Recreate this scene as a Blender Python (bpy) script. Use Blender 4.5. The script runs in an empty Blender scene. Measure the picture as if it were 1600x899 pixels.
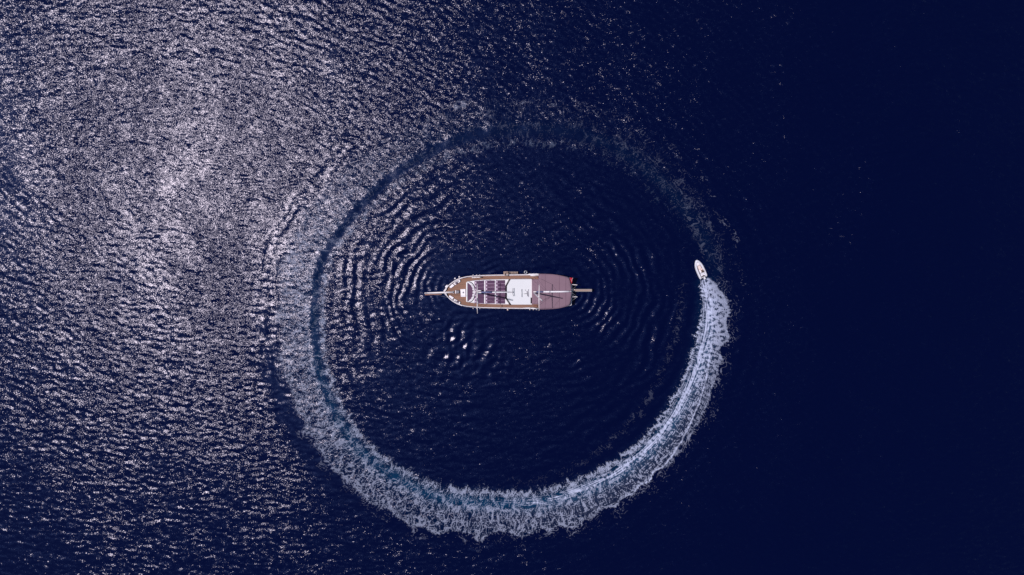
import bpy, bmesh, math
import numpy as np
from mathutils import Vector, Matrix

# ------------------------------------------------------------------ camera
scene = bpy.context.scene
COL = scene.collection
FPX = 1600 * 24.0 / 36.0                 # focal length in photograph pixels
CAM = Vector((-8.16, 11.04, 128.0))      # a drone 128 m above the sea, tipped about 6 degrees
fwd = (-CAM).normalized()
upv = (Vector((0, 1, 0)) - fwd * fwd.y).normalized()
rgt = fwd.cross(upv).normalized()
cam_data = bpy.data.cameras.new('camera')
cam_data.lens = 24.0
cam_data.sensor_width = 36.0
cam_data.sensor_fit = 'HORIZONTAL'
cam_data.clip_start = 0.5
cam_data.clip_end = 60000.0
cam = bpy.data.objects.new('camera', cam_data)
cam.matrix_world = Matrix((
    (rgt.x, upv.x, -fwd.x, CAM.x),
    (rgt.y, upv.y, -fwd.y, CAM.y),
    (rgt.z, upv.z, -fwd.z, CAM.z),
    (0, 0, 0, 1)))
COL.objects.link(cam)
scene.camera = cam


def P(px, py, z=0.0):
    """point at height z that the photograph shows at pixel (px, py)"""
    d = fwd * FPX + rgt * (px - 800.0) - upv * (py - 449.5)
    k = (z - CAM.z) / d.z
    return CAM + d * k


# ------------------------------------------------------------------ sky and sun
g = P(322, 272)
v = (CAM - g).normalized()
SUN = Vector((-v.x, -v.y, v.z))          # mirror direction at the heart of the glitter
elev = math.asin(SUN.z)
world = bpy.data.worlds.new('World')
scene.world = world
world.use_nodes = True
wn = world.node_tree
wn.nodes.clear()
sky = wn.nodes.new('ShaderNodeTexSky')
sky.sky_type = 'NISHITA'
sky.sun_disc = False
sky.sun_elevation = elev
sky.sun_rotation = math.atan2(SUN.x, SUN.y)
bg = wn.nodes.new('ShaderNodeBackground')
bg.inputs['Strength'].default_value = 0.07
wo = wn.nodes.new('ShaderNodeOutputWorld')
wn.links.new(sky.outputs[0], bg.inputs['Color'])
wn.links.new(bg.outputs[0], wo.inputs['Surface'])
sd = bpy.data.lights.new('sun', 'SUN')
sd.energy = 4.0
sd.angle = math.radians(0.53)
sd.color = (1.0, 0.94, 0.93)
sun = bpy.data.objects.new('sun', sd)
sun.rotation_euler = (-SUN).to_track_quat('-Z', 'Y').to_euler()
sun.location = (0, 0, 200)
COL.objects.link(sun)
vs = scene.view_settings
vs.view_transform = 'Standard'
vs.look = 'None'
vs.exposure = 0.0
vs.gamma = 1.0
vs.use_curve_mapping = False
scene.cycles.use_denoising = False

# ------------------------------------------------------------------ helpers
rng = np.random.default_rng(11)


def nmat(name):
    m = bpy.data.materials.new(name)
    m.use_nodes = True
    nt = m.node_tree
    b = nt.nodes['Principled BSDF']
    return m, nt, b


def paint(name, col, rough=0.5, var=0.12, scale=1.5, spec=0.5, metal=0.0, bump=0.0, bscale=20.0):
    """a plain coat with soft blotches of wear"""
    m, nt, b = nmat(name)
    tc = nt.nodes.new('ShaderNodeTexCoord')
    nz = nt.nodes.new('ShaderNodeTexNoise')
    nz.inputs['Scale'].default_value = scale
    nz.inputs['Detail'].default_value = 5
    nt.links.new(tc.outputs['Object'], nz.inputs['Vector'])
    mx = nt.nodes.new('ShaderNodeMix')
    mx.data_type = 'RGBA'
    mx.inputs['A'].default_value = (*[c * (1 - var) for c in col], 1)
    mx.inputs['B'].default_value = (*[min(1, c * (1 + var)) for c in col], 1)
    nt.links.new(nz.outputs['Fac'], mx.inputs['Factor'])
    nt.links.new(mx.outputs['Result'], b.inputs['Base Color'])
    b.inputs['Roughness'].default_value = rough
    b.inputs['Metallic'].default_value = metal
    b.inputs['Specular IOR Level'].default_value = spec
    if bump:
        n2 = nt.nodes.new('ShaderNodeTexNoise')
        n2.inputs['Scale'].default_value = bscale
        nt.links.new(tc.outputs['Object'], n2.inputs['Vector'])
        bp = nt.nodes.new('ShaderNodeBump')
        bp.inputs['Strength'].default_value = bump
        bp.inputs['Distance'].default_value = 0.02
        nt.links.new(n2.outputs['Fac'], bp.inputs['Height'])
        nt.links.new(bp.outputs['Normal'], b.inputs['Normal'])
    return m


def teak(name, col, width=0.12):
    """planked wood running fore and aft with dark caulked seams"""
    m, nt, b = nmat(name)
    tc = nt.nodes.new('ShaderNodeTexCoord')
    sp = nt.nodes.new('ShaderNodeSeparateXYZ')
    nt.links.new(tc.outputs['Object'], sp.inputs[0])
    dv = nt.nodes.new('ShaderNodeMath'); dv.operation = 'DIVIDE'
    dv.inputs[1].default_value = width
    nt.links.new(sp.outputs['Y'], dv.inputs[0])
    fl = nt.nodes.new('ShaderNodeMath'); fl.operation = 'FLOOR'
    nt.links.new(dv.outputs[0], fl.inputs[0])
    fr = nt.nodes.new('ShaderNodeMath'); fr.operation = 'FRACT'
    nt.links.new(dv.outputs[0], fr.inputs[0])
    lt = nt.nodes.new('ShaderNodeMath'); lt.operation = 'LESS_THAN'
    lt.inputs[1].default_value = 0.07
    nt.links.new(fr.outputs[0], lt.inputs[0])
    wnz = nt.nodes.new('ShaderNodeTexWhiteNoise'); wnz.noise_dimensions = '1D'
    nt.links.new(fl.outputs[0], wnz.inputs['W'])
    mp = nt.nodes.new('ShaderNodeMapping')
    mp.inputs['Scale'].default_value = (0.6, 5.0, 1.0)
    nt.links.new(tc.outputs['Object'], mp.inputs['Vector'])
    nz = nt.nodes.new('ShaderNodeTexNoise'); nz.inputs['Scale'].default_value = 1.6
    nz.inputs['Detail'].default_value = 6
    nt.links.new(mp.outputs[0], nz.inputs['Vector'])
    ad = nt.nodes.new('ShaderNodeMath'); ad.operation = 'ADD'
    nt.links.new(wnz.outputs['Value'], ad.inputs[0]); nt.links.new(nz.outputs['Fac'], ad.inputs[1])
    hf = nt.nodes.new('ShaderNodeMath'); hf.operation = 'MULTIPLY'; hf.inputs[1].default_value = 0.5
    nt.links.new(ad.outputs[0], hf.inputs[0])
    mx = nt.nodes.new('ShaderNodeMix'); mx.data_type = 'RGBA'
    mx.inputs['A'].default_value = (*[c * 0.7 for c in col], 1)
    mx.inputs['B'].default_value = (*[c * 1.3 for c in col], 1)
    nt.links.new(hf.outputs[0], mx.inputs['Factor'])
    m2 = nt.nodes.new('ShaderNodeMix'); m2.data_type = 'RGBA'
    m2.inputs['B'].default_value = (0.02, 0.016, 0.014, 1)
    nt.links.new(mx.outputs['Result'], m2.inputs['A'])
    nt.links.new(lt.outputs[0], m2.inputs['Factor'])
    nt.links.new(m2.outputs['Result'], b.inputs['Base Color'])
    b.inputs['Roughness'].default_value = 0.65
    return m


def link(name, me, mat=None, parent=None, smooth=False):
    o = bpy.data.objects.new(name, me)
    COL.objects.link(o)
    if mat:
        me.materials.append(mat)
    if parent:
        o.parent = parent
    if smooth:
        me.polygons.foreach_set('use_smooth', [True] * len(me.polygons))
    return o


def tag(o, label=None, cat=None, group=None, kind=None):
    if label: o['label'] = label
    if cat: o['category'] = cat
    if group: o['group'] = group
    if kind: o['kind'] = kind
    return o


def empty(name, loc, rz=0.0):
    o = bpy.data.objects.new(name, None)
    o.location = loc
    o.rotation_euler = (0, 0, rz)
    o.empty_display_size = 0.3
    COL.objects.link(o)
    return o


class MB:
    def __init__(self):
        self.v, self.f = [], []

    def add(self, vs_, fs_):
        n = len(self.v)
        self.v += [tuple(p) for p in vs_]
        self.f += [tuple(i + n for i in f) for f in fs_]
        return self

    def prism(self, poly, z0, z1, inset=0.0):
        """poly: list of (x, y) or (x, y, z offset); bevelled top when inset > 0"""
        pts = [Vector((p[0], p[1])) for p in poly]
        c = sum(pts, Vector((0, 0))) / len(pts)
        area = sum(pts[i].x * pts[(i + 1) % len(pts)].y - pts[(i + 1) % len(pts)].x * pts[i].y for i in range(len(pts)))
        if area < 0:
            pts.reverse()
        n = len(pts)
        rings = [[(p.x, p.y, z0) for p in pts]]
        if inset > 0:
            h = min(inset, (z1 - z0) * 0.5)
            rings.append([(p.x, p.y, z1 - h) for p in pts])
            q = [p + (c - p).normalized() * inset * 0.35 for p in pts]
            rings.append([(p.x, p.y, z1 - h * 0.3) for p in q])
            q = [p + (c - p).normalized() * inset for p in pts]
            rings.append([(p.x, p.y, z1) for p in q])
        else:
            rings.append([(p.x, p.y, z1) for p in pts])
        vs_ = [p for r in rings for p in r]
        fs_ = [tuple(range(n - 1, -1, -1)), tuple((len(rings) - 1) * n + i for i in range(n))]
        for k in range(len(rings) - 1):
            for i in range(n):
                j = (i + 1) % n
                fs_.append((k * n + i, k * n + j, (k + 1) * n + j, (k + 1) * n + i))
        return self.add(vs_, fs_)

    def box(self, c, s, inset=0.0, rz=0.0):
        cx, cy, cz = c
        a, b_ = s[0] / 2, s[1] / 2
        ca, sa = math.cos(rz), math.sin(rz)
        poly = [(cx + x * ca - y * sa, cy + x * sa + y * ca) for x, y in ((-a, -b_), (a, -b_), (a, b_), (-a, b_))]
        return self.prism(poly, cz - s[2] / 2, cz + s[2] / 2, inset)

    def tube(self, pts, r, n=8, cap=True):
        pts = [Vector(p) for p in pts]
        rr = r if isinstance(r, (list, tuple)) else [r] * len(pts)
        vs_, fs_ = [], []
        for i, p in enumerate(pts):
            d = (pts[min(i + 1, len(pts) - 1)] - pts[max(i - 1, 0)]).normalized()
            ref = Vector((0, 0, 1)) if abs(d.z) < 0.9 else Vector((1, 0, 0))
            a = d.cross(ref).normalized()
            b_ = a.cross(d).normalized()
            for k in range(n):
                t = 2 * math.pi * k / n
                vs_.append(p + (a * math.cos(t) + b_ * math.sin(t)) * rr[i])
        for i in range(len(pts) - 1):
            for k in range(n):
                k2 = (k + 1) % n
                fs_.append((i * n + k, i * n + k2, (i + 1) * n + k2, (i + 1) * n + k))
        if cap:
            fs_.append(tuple(range(n - 1, -1, -1)))
            fs_.append(tuple((len(pts) - 1) * n + k for k in range(n)))
        return self.add(vs_, fs_)

    def torus(self, c, R, r, axis='z', n=20, m=8):
        vs_, fs_ = [], []
        for i in range(n):
            a = 2 * math.pi * i / n
            for k in range(m):
                t = 2 * math.pi * k / m
                q = ((R + r * math.cos(t)) * math.cos(a), (R + r * math.cos(t)) * math.sin(a), r * math.sin(t))
                if axis == 'y':
                    q = (q[0], q[2], q[1])
                elif axis == 'x':
                    q = (q[2], q[0], q[1])
                vs_.append((c[0] + q[0], c[1] + q[1], c[2] + q[2]))
        for i in range(n):
            for k in range(m):
                fs_.append((i * m + k, ((i + 1) % n) * m + k, ((i + 1) % n) * m + (k + 1) % m, i * m + (k + 1) % m))
        return self.add(vs_, fs_)

    def ball(self, c, r, n=10, m=7):
        rx, ry, rz = (r, r, r) if not isinstance(r, tuple) else r
        pts = [(c[0], c[1], c[2] - rz)]
        for j in range(1, m):
            ph = -math.pi / 2 + math.pi * j / m
            for i in range(n):
                t = 2 * math.pi * i / n
                pts.append((c[0] + rx * math.cos(ph) * math.cos(t), c[1] + ry * math.cos(ph) * math.sin(t), c[2] + rz * math.sin(ph)))
        pts.append((c[0], c[1], c[2] + rz))
        fs_ = []
        for i in range(n):
            fs_.append((0, 1 + (i + 1) % n, 1 + i))
            fs_.append((len(pts) - 1, 1 + (m - 2) * n + i, 1 + (m - 2) * n + (i + 1) % n))
        for j in range(m - 2):
            for i in range(n):
                a, b_ = 1 + j * n + i, 1 + j * n + (i + 1) % n
                fs_.append((a, b_, b_ + n, a + n))
        return self.add(pts, fs_)

    def build(self, name, mat, parent=None, smooth=False):
        me = bpy.data.meshes.new(name)
        me.from_pydata(self.v, [], self.f)
        me.update()
        bm = bmesh.new(); bm.from_mesh(me)
        bmesh.ops.recalc_face_normals(bm, faces=bm.faces)
        bm.to_mesh(me); bm.free()
        return link(name, me, mat, parent, smooth)


def grid_mesh(name, X, Y, Z, attrs, keep=None):
    """a big quad sheet from numpy arrays, with float point attributes"""
    ni, nj = X.shape
    co = np.stack([X, Y, Z], -1).reshape(-1, 3).astype(np.float32)
    idx = np.arange(ni * nj).reshape(ni, nj)
    q = np.stack([idx[:-1, :-1], idx[1:, :-1], idx[1:, 1:], idx[:-1, 1:]], -1).reshape(-1, 4)
    if keep is not None:
        q = q[keep.reshape(-1)]
        used = np.unique(q)
        remap = np.full(ni * nj, -1, np.int64)
        remap[used] = np.arange(len(used))
        q = remap[q]
        co = co[used]
        attrs = {k: a.reshape(-1)[used] for k, a in attrs.items()}
    # counter-clockwise seen from above
    a, b_, c = co[q[:, 0]], co[q[:, 1]], co[q[:, 2]]
    nz = (b_[:, 0] - a[:, 0]) * (c[:, 1] - a[:, 1]) - (b_[:, 1] - a[:, 1]) * (c[:, 0] - a[:, 0])
    q[nz < 0] = q[nz < 0][:, ::-1]
    me = bpy.data.meshes.new(name)
    me.vertices.add(len(co))
    me.vertices.foreach_set('co', co.reshape(-1))
    me.loops.add(q.size)
    me.loops.foreach_set('vertex_index', q.reshape(-1).astype(np.int32))
    me.polygons.add(len(q))
    me.polygons.foreach_set('loop_start', np.arange(0, q.size, 4, dtype=np.int32))
    me.polygons.foreach_set('use_smooth', np.ones(len(q), dtype=bool))
    me.update(calc_edges=True)
    for k, arr in attrs.items():
        at = me.attributes.new(k, 'FLOAT', 'POINT')
        at.data.foreach_set('value', arr.reshape(-1).astype(np.float32))
    return me


def sstep(a, b_, x):
    t = np.clip((x - a) / (b_ - a), 0, 1)
    return t * t * (3 - 2 * t)


def bandnoise(shape, step, lam, bw=0.45, seed=0):
    """gaussian noise of unit variance with wavelengths round lam = (along rows, along columns), metres"""
    r = np.random.default_rng(seed)
    F = np.fft.rfft2(r.standard_normal(shape))
    fx = np.fft.fftfreq(shape[0], step[0])[:, None] * lam[0]
    fy = np.fft.rfftfreq(shape[1], step[1])[None, :] * lam[1]
    k = np.sqrt(fx * fx + fy * fy) + 1e-9
    F *= np.exp(-(np.log(k) / bw) ** 2)
    n = np.fft.irfft2(F, shape)
    return n / n.std()


def quantile(a):
    o = np.argsort(a, axis=None)
    r = np.empty(a.size, np.float64)
    r[o] = np.linspace(0, 1, a.size)
    return r.reshape(a.shape)


# ------------------------------------------------------------------ course of the dinghy round the yacht
course = [(1098, 430), (1106, 470), (1105, 510), (1094, 556), (1074, 612), (1030, 682), (984, 724), (939, 752),
          (865, 780), (800, 786), (722, 781), (674, 772), (626, 748), (581, 719), (551, 688), (529, 653), (510, 612),
          (498, 570), (492, 520), (492, 460), (501, 410), (521, 375), (547, 341), (580, 303), (626, 265), (678, 234),
          (722, 216), (776, 206), (832, 203), (889, 208), (930, 219), (966, 236), (1005, 262), (1042, 297),
          (1077, 338), (1100, 378), (1115, 422), (1121, 470)]
cp = np.array(course, float)
pts = []
for i in range(len(cp) - 1):
    p0, p1, p2, p3 = cp[max(i - 1, 0)], cp[i], cp[i + 1], cp[min(i + 2, len(cp) - 1)]
    t = np.linspace(0, 1, 24, endpoint=False)[:, None]
    pts.append(0.5 * (2 * p1 + (p2 - p0) * t + (2 * p0 - 5 * p1 + 4 * p2 - p3) * t ** 2 + (3 * p1 - p0 - 3 * p2 + p3) * t ** 3))
pts = np.vstack(pts + [cp[-1:]])
seg = np.r_[0, np.cumsum(np.hypot(*np.diff(pts, axis=0).T))]
S_TOT = seg[-1]
MPP = CAM.z / FPX                         # metres per pixel at sea level, about 0.12
NS = int(S_TOT * MPP / 0.085)
sv = np.linspace(0, S_TOT, NS)
cx = np.interp(sv, seg, pts[:, 0])
cy = np.interp(sv, seg, pts[:, 1])
ker = np.ones(61) / 61
cxs = np.convolve(np.pad(cx, 30, 'edge'), ker, 'valid'); cys = np.convolve(np.pad(cy, 30, 'edge'), ker, 'valid')
dx_, dy_ = np.gradient(cxs), np.gradient(cys)
dl = np.hypot(dx_, dy_)
nx_, ny_ = dy_ / dl, -dx_ / dl            # outward, in pixels
tv = np.arange(-58, 100, 0.085 / MPP)
NT = len(tv)
Sg, Tg = np.meshgrid(sv, tv, indexing='ij')


def pix_to_world(px, py):
    d = [fwd[k] * FPX + rgt[k] * (px - 800.0) - upv[k] * (py - 449.5) for k in range(3)]
    k = -CAM.z / d[2]
    return CAM.x + d[0] * k, CAM.y + d[1] * k


WX, WY = pix_to_world(cxs[:, None] + nx_[:, None] * Tg, cys[:, None] + ny_[:, None] * Tg)
st = (0.085, 0.085)


# age of the wake along the course, in the units of the tables below
S_AGE = np.interp(sv, [0, 330, 560, 850, 1046, 1231, 1512, 1750, 1946], [0, 330, 640, 1000, 1200, 1480, 1700, 2000, 2250])


def along(table):
    a = np.array(table, float)
    return np.interp(S_AGE, a[:, 0], a[:, 1])[:, None]


# where along the course: 0 stern of the dinghy, 330 lower right, 640 bottom, 1000 lower left, 1200 left, 1500 upper left, 1700 top
t_out = along([(0, 6), (10, 13), (30, 26), (60, 33), (90, 31), (150, 34), (230, 41), (330, 40), (420, 46), (540, 48), (620, 50), (700, 56),
               (800, 57), (900, 54), (1000, 53), (1080, 56), (1200, 57), (1330, 62), (1450, 60), (1600, 50), (1750, 42), (2200, 42)])
w1 = bandnoise((NS, 1), (0.085, 1), (4.2, 1), 0.5, 3)
w2 = bandnoise((NS, 1), (0.085, 1), (1.3, 1), 0.5, 4)
w3 = bandnoise((NS, 1), (0.085, 1), (9.0, 1), 0.4, 5)
w4 = bandnoise((NS, 1), (0.085, 1), (0.6, 1), 0.5, 6)
t_out = t_out * .95 + along([(0, 0.2), (25, 0.8), (2200, 1)]) * (1.6 * w1 + 1.3 * np.abs(w2) + 3.0 * w3 + 0.35 * w4 + 1.2 * np.abs(w1 * w3)) * along([(0, 1), (40, 1.5), (110, 1.3), (200, .8), (400, 1.0), (2200, 1.0)])
# warp the noise domain a little so that nothing runs straight
warp = bandnoise((NS, NT), st, (2.6, 2.6), 0.5, 8)
warp2 = bandnoise((NS, NT), st, (2.2, 2.2), 0.5, 9)


def warped(a, amp=0.28):
    I = np.clip(np.arange(NS)[:, None] + (warp * amp / 0.085).astype(int), 0, NS - 1)
    J = np.clip(np.arange(NT)[None, :] + (warp2 * amp / 0.085).astype(int), 0, NT - 1)
    return a[I, J]


n1 = warped(bandnoise((NS, NT), st, (1.05, 3.0), 0.4, 21), .13)
n2 = warped(bandnoise((NS, NT), st, (0.8, 1.1), 0.4, 22), .13)
n3 = bandnoise((NS, NT), st, (0.34, 0.42), 0.4, 23)
n4 = warped(bandnoise((NS, NT), st, (2.4, 3.2), 0.6, 24))
lace = quantile(1.0 * np.exp(-(n1 / 0.30) ** 2) + 0.65 * np.exp(-(n2 / 0.30) ** 2) + 0.16 * n3 + 0.16 * n4)
curd = quantile(n1 * 0.6 + n2 * 0.6 + n3 * 0.45 + 0.2 * n4)
streak = quantile(bandnoise((NS, NT), st, (6.0, 0.35), 0.5, 25) + 0.5 * n2)
thin = quantile(np.exp(-(warped(bandnoise((NS, NT), st, (2.0, 1.5), 0.4, 27), .5) / 0.22) ** 2) + 0.10 * n3 + 0.28 * warped(bandnoise((NS, NT), st, (4.5, 2.6), 0.5, 28)))


def cover(q, f, soft=0.16):
    return sstep(1 - f - soft, 1 - f + soft, q) * (f > 0.005)


wig = bandnoise((NS, 1), (0.085, 1), (3.2, 1), 0.6, 31) * 1.0 + 0.6 * bandnoise((NS, 1), (0.085, 1), (1.1, 1), 0.6, 32)
age = Sg
# outer band of churned water
t_in = along([(0, 3), (60, 3), (250, 2), (400, 4), (520, 9), (1200, 8), (1500, 7), (1800, 8), (2200, 6)]) + 0.9 * wig
f_out = along([(0, .84), (60, .68), (130, .50), (230, .33), (330, .32), (450, .34), (640, .34), (800, .33), (1000, .31), (1150, .30), (1300, .27),
               (1420, .19), (1550, .10), (1700, .04), (1850, .02), (2000, .012), (2150, .006), (2250, .0)])
soft_e = along([(0, 1.2), (300, 1.4), (600, 2.0), (1000, 4.0), (1300, 10), (2250, 12)])
inb = sstep(-1.5, 1.5, Tg - t_in) * (1 - sstep(-1.0, .6, (Tg - t_out) / soft_e))
rel = np.clip((Tg - t_in) / np.maximum(t_out - t_in, 1), 0, 1)
edge = np.exp(-((Tg - t_out + 3.0) / 3.2) ** 2) * along([(0, .25), (300, .2), (500, .22), (1000, .22), (1400, .05), (2200, 0)])
rim = np.exp(-((Tg - t_in - 2.0) / 2.6) ** 2) * along([(0, 0), (330, .1), (520, .30), (900, .16), (1300, .04), (2200, 0)])
mix = along([(0, .05), (90, .15), (200, .65), (420, .8), (2200, 1)])
flow = along([(0, .25), (150, .35), (400, .30), (560, .1), (800, .0), (2250, 0)])
tex = quantile((mix * lace + (1 - mix) * curd) * (1 - flow) + flow * streak)
fresh_hole = 0.0
A = (0.82 * cover(tex, np.clip(f_out + edge + rim - fresh_hole * np.abs(rel - .4) * 2, 0, .985), .13) + .07 * sstep(.1, .5, f_out)) * inb * (1 - rel * along([(0, .5), (60, .45), (120, .25), (300, .1), (2250, .15)]))
# long white crest thrown outwards by the fresh wake
t_c = 5 + (sv[:, None] - 55) * 0.133 + 0.35 * wig
c_on = along([(0, 0), (40, .2), (90, .55), (180, .9), (330, .95), (380, .3), (420, 0), (2200, 0)])
t_c = np.minimum(t_c, t_out - 2.5)
crest = np.exp(-((Tg - t_c) / 1.1) ** 2) * c_on * (0.55 + 0.45 * curd)
outside = sstep(0, 2, Tg - t_c) * along([(0, 0), (70, 0), (150, .6), (300, .85), (360, .5), (430, 0), (2200, 0)])
A = A * (1 - outside * 0.75 * (1 - 0.5 * curd))
# propeller streaks along the middle
core = np.exp(-((Tg + 0.5 - 0.25 * wig) / along([(0, 2.6), (120, 3.0), (300, 3.6), (450, 4), (2200, 5)])) ** 2)
c1 = cover(streak, np.clip(core * along([(0, .7), (60, .95), (180, .95), (300, .85), (420, .6), (520, .3), (620, 0), (2200, 0)]), 0, .98), .25)
wakev = sstep(0, 4, Tg - along([(0, -7), (30, -10), (90, -15), (2200, -16)])) * (1 - sstep(2, 6, Tg)) * along([(0, .35), (20, .55), (100, .5), (200, .42), (330, .42), (430, .34), (520, .22), (620, .14), (2200, .0)])
c2 = cover(0.55 * streak + 0.45 * lace, wakev, .2) * along([(0, .7), (2200, .7)])
l2 = np.exp(-((Tg - 4.6 - along([(0, 0), (120, 2), (400, 4), (2200, 4)])) / 0.8) ** 2) * along([(0, .1), (40, .5), (120, .6), (260, .2), (330, 0), (2200, 0)]) * streak
# inner lace
t_l = along([(0, -4), (30, -7), (90, -12), (200, -13), (330, -15), (520, -15), (640, -14), (800, -12), (1000, -13), (1300, -13), (1450, -15), (1600, -20), (1750, -22), (1900, -20), (2200, -18)]) + 1.6 * wig
d_in = np.abs(Tg - t_l)
bell = np.exp(-(d_in / along([(0, 2.5), (300, 4), (520, 5), (700, 6), (1000, 4.5), (1600, 6), (2200, 7)])) ** 2)
f_in = bell * along([(0, .35), (100, .6), (330, .62), (520, .60), (700, .6), (1000, .55), (1300, .42), (1500, .36), (1650, .28), (1800, .18), (1950, .12), (2100, .06), (2230, 0)])
B = cover(0.6 * lace + 0.4 * thin, f_in, .2)
strand = cover(quantile(np.exp(-(warped(bandnoise((NS, NT), st, (0.75, 4.5), .35, 41), .3) / .28) ** 2) + .2 * n3 + .3 * n4),
               sstep(0, 6, Tg - t_l) * (1 - sstep(-2, 3, Tg - t_in)) * along([(0, 0), (330, .1), (480, .34), (700, .30), (900, .18), (1200, .08), (2200, .03)]), .12) * .75
# a last lap's faint lace inside the fresh wake
t_o = along([(0, -36), (100, -47), (200, -50), (330, -46), (420, -38), (600, -34), (2200, -34)]) + 2.2 * wig
D = cover(thin, np.exp(-(np.abs(Tg - t_o) / 4.5) ** 2) * along([(0, .14), (100, .22), (250, .22), (420, .16), (600, .05), (700, 0), (2200, 0)]), .08) * .06
spray = cover(thin, np.exp(-np.clip(Tg - t_out, 0, 99) / 5) * sstep(-4, 0, Tg - t_out) * along([(0, .1), (40, .25), (400, .22), (900, .16), (1200, .06), (2250, .02)]), .08) * .3
E = cover(thin, sstep(-14, -4, Tg) * (1 - sstep(20, 34, Tg)) * along([(0, 0), (1800, 0), (1900, .06), (2080, .12), (2200, .08), (2240, 0)]), .1) * .10
opa = along([(0, .95), (100, .88), (330, .64), (640, .51), (900, .45), (1150, .42), (1300, .38), (1420, .28), (1550, .18), (1800, .11), (2000, .07), (2250, .05)])
alpha = 1 - (1 - A * opa) * (1 - B * opa * .95) * (1 - strand * opa) * (1 - crest) * (1 - np.clip(c1, 0, 1) * .85) * (1 - c2 * opa) * (1 - np.clip(l2, 0, 1)) * (1 - D) * (1 - E) * (1 - spray)
alpha = np.clip(alpha * (0.80 + 0.20 * curd), 0, 1)
alpha *= sstep(-2, 10, S_TOT - Sg) * sstep(0, 6, Sg + 2)
alpha *= sstep(0, 3, Tg - tv[0])

# relief of the wake and water clouded with air
relief = (0.10 * np.exp(-((Tg - t_out + 12) / 9) ** 2) - 0.16 * np.exp(-((Tg + 2) / 8) ** 2) + 0.10 * np.exp(-((Tg - t_l + 3) / 6) ** 2)
          + 0.16 * crest) * along([(0, .6), (40, 1), (400, 1), (700, .7), (950, .2), (1100, 0), (2250, 0)])
relief = relief + 0.12 * np.clip(.75 + .4 * w3 + .2 * w1, .1, 1.3) * sstep(-6, 6, Tg + .5) * np.exp(-np.clip(Tg - 8, 0, 99) / 24) * along([(0, 0), (850, 0), (1000, .8), (1480, 1), (1700, .6), (1850, 0), (2250, 0)])
aer = np.clip(np.exp(-((Tg - 2) / 12) ** 2) * along([(0, .45), (100, .9), (330, .95), (640, .85), (900, .55), (1150, .25), (1300, .10), (1700, .05), (2000, .08), (2250, .05)])
              + .35 * inb * f_out + 0.25 * np.clip(B + D * 2 + E * 2, 0, 1), 0, 1)
aer *= 0.65 + 0.7 * quantile(n4)
calm_t = np.exp(-((Tg + 1) / 8.5) ** 4) * along([(0, .9), (1000, .92), (1500, .90), (1750, .9), (1900, .5), (2250, 0)])
out_w = along([(0, 10), (500, 12), (700, 16), (850, 24), (1000, 32), (1120, 34), (1250, 20), (1400, 12), (2200, 8)])
calm_o = np.exp(-((Tg - t_out - out_w * .45) / (out_w * .5)) ** 2) * (Tg > t_out - 3) * along([(0, .5), (500, .6), (800, .75), (950, .85), (1080, .7), (1170, 0), (2250, 0)])
calm_i = np.exp(-((Tg + 26) / 9) ** 2) * along([(0, .5), (800, .5), (1000, .25), (1100, 0), (2250, 0)])
calm = np.maximum(np.clip(calm_o + calm_i, 0, .86), calm_t)

# ------------------------------------------------------------------ the sea
DX = 0.2
cor = [P(*c) for c in ((0, 0), (1600, 0), (1600, 899), (0, 899))]
x0, x1 = min(c.x for c in cor) - 6, max(c.x for c in cor) + 6
y0, y1 = min(c.y for c in cor) - 6, max(c.y for c in cor) + 6
NX, NY = int((x1 - x0) / DX), int((y1 - y0) / DX)
xs = x0 + np.arange(NX) * DX
ys = y0 + np.arange(NY) * DX


def waves(lam_lo, lam_hi, slope, theta, spread, seed, power=1.0):
    """directional random sea between two wavelengths with the given r.m.s. slope"""
    r = np.random.default_rng(seed)
    F = np.fft.rfft2(r.standard_normal((NX, NY)))
    fx = np.fft.fftfreq(NX, DX)[:, None]
    fy = np.fft.rfftfreq(NY, DX)[None, :]
    k = np.hypot(fx, fy) + 1e-9
    w = sstep(1 / lam_hi * .7, 1 / lam_hi * 1.3, k) * (1 - sstep(1 / lam_lo * .75, 1 / lam_lo * 1.25, k)) * k ** (-1 - power)
    ang = np.arctan2(fy, fx) - theta
    ang = (ang + math.pi / 2) % math.pi - math.pi / 2
    w = w * np.exp(-(ang / spread) ** 2)
    F *= w
    h = np.fft.irfft2(F, (NX, NY))
    s = np.sqrt((np.gradient(h, DX, axis=0) ** 2).mean() + (np.gradient(h, DX, axis=1) ** 2).mean())
    return h * slope / s


th = math.radians(76)
chop = waves(0.65, 1.9, 0.085, th, 0.85, 51, 0.4) + waves(2.2, 6.0, 0.026, th + .25, 0.6, 52, 0.5)
swell = waves(9, 26, 0.007, math.radians(15), 0.6, 53, 0.3) + waves(5, 14, 0.008, math.radians(40), 0.7, 54, .3)
GX, GY = np.meshgrid(xs, ys, indexing='ij')


def splat(val):
    i = np.clip(((WX - x0) / DX + .5).astype(int), 0, NX - 1)
    j = np.clip(((WY - y0) / DX + .5).astype(int), 0, NY - 1)
    fl = (i * NY + j).reshape(-1)
    num = np.bincount(fl, val.reshape(-1), NX * NY)
    den = np.bincount(fl, None, NX * NY)
    return (num / np.maximum(den, 1)).reshape(NX, NY)


AER, CALM, REL = splat(aer), splat(calm), splat(relief)
for _ in range(2):
    for A_ in (REL, CALM):
        A_[1:-1, 1:-1] = (A_[1:-1, 1:-1] * 2 + A_[:-2, 1:-1] + A_[2:, 1:-1] + A_[1:-1, :-2] + A_[1:-1, 2:]) / 6

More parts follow.
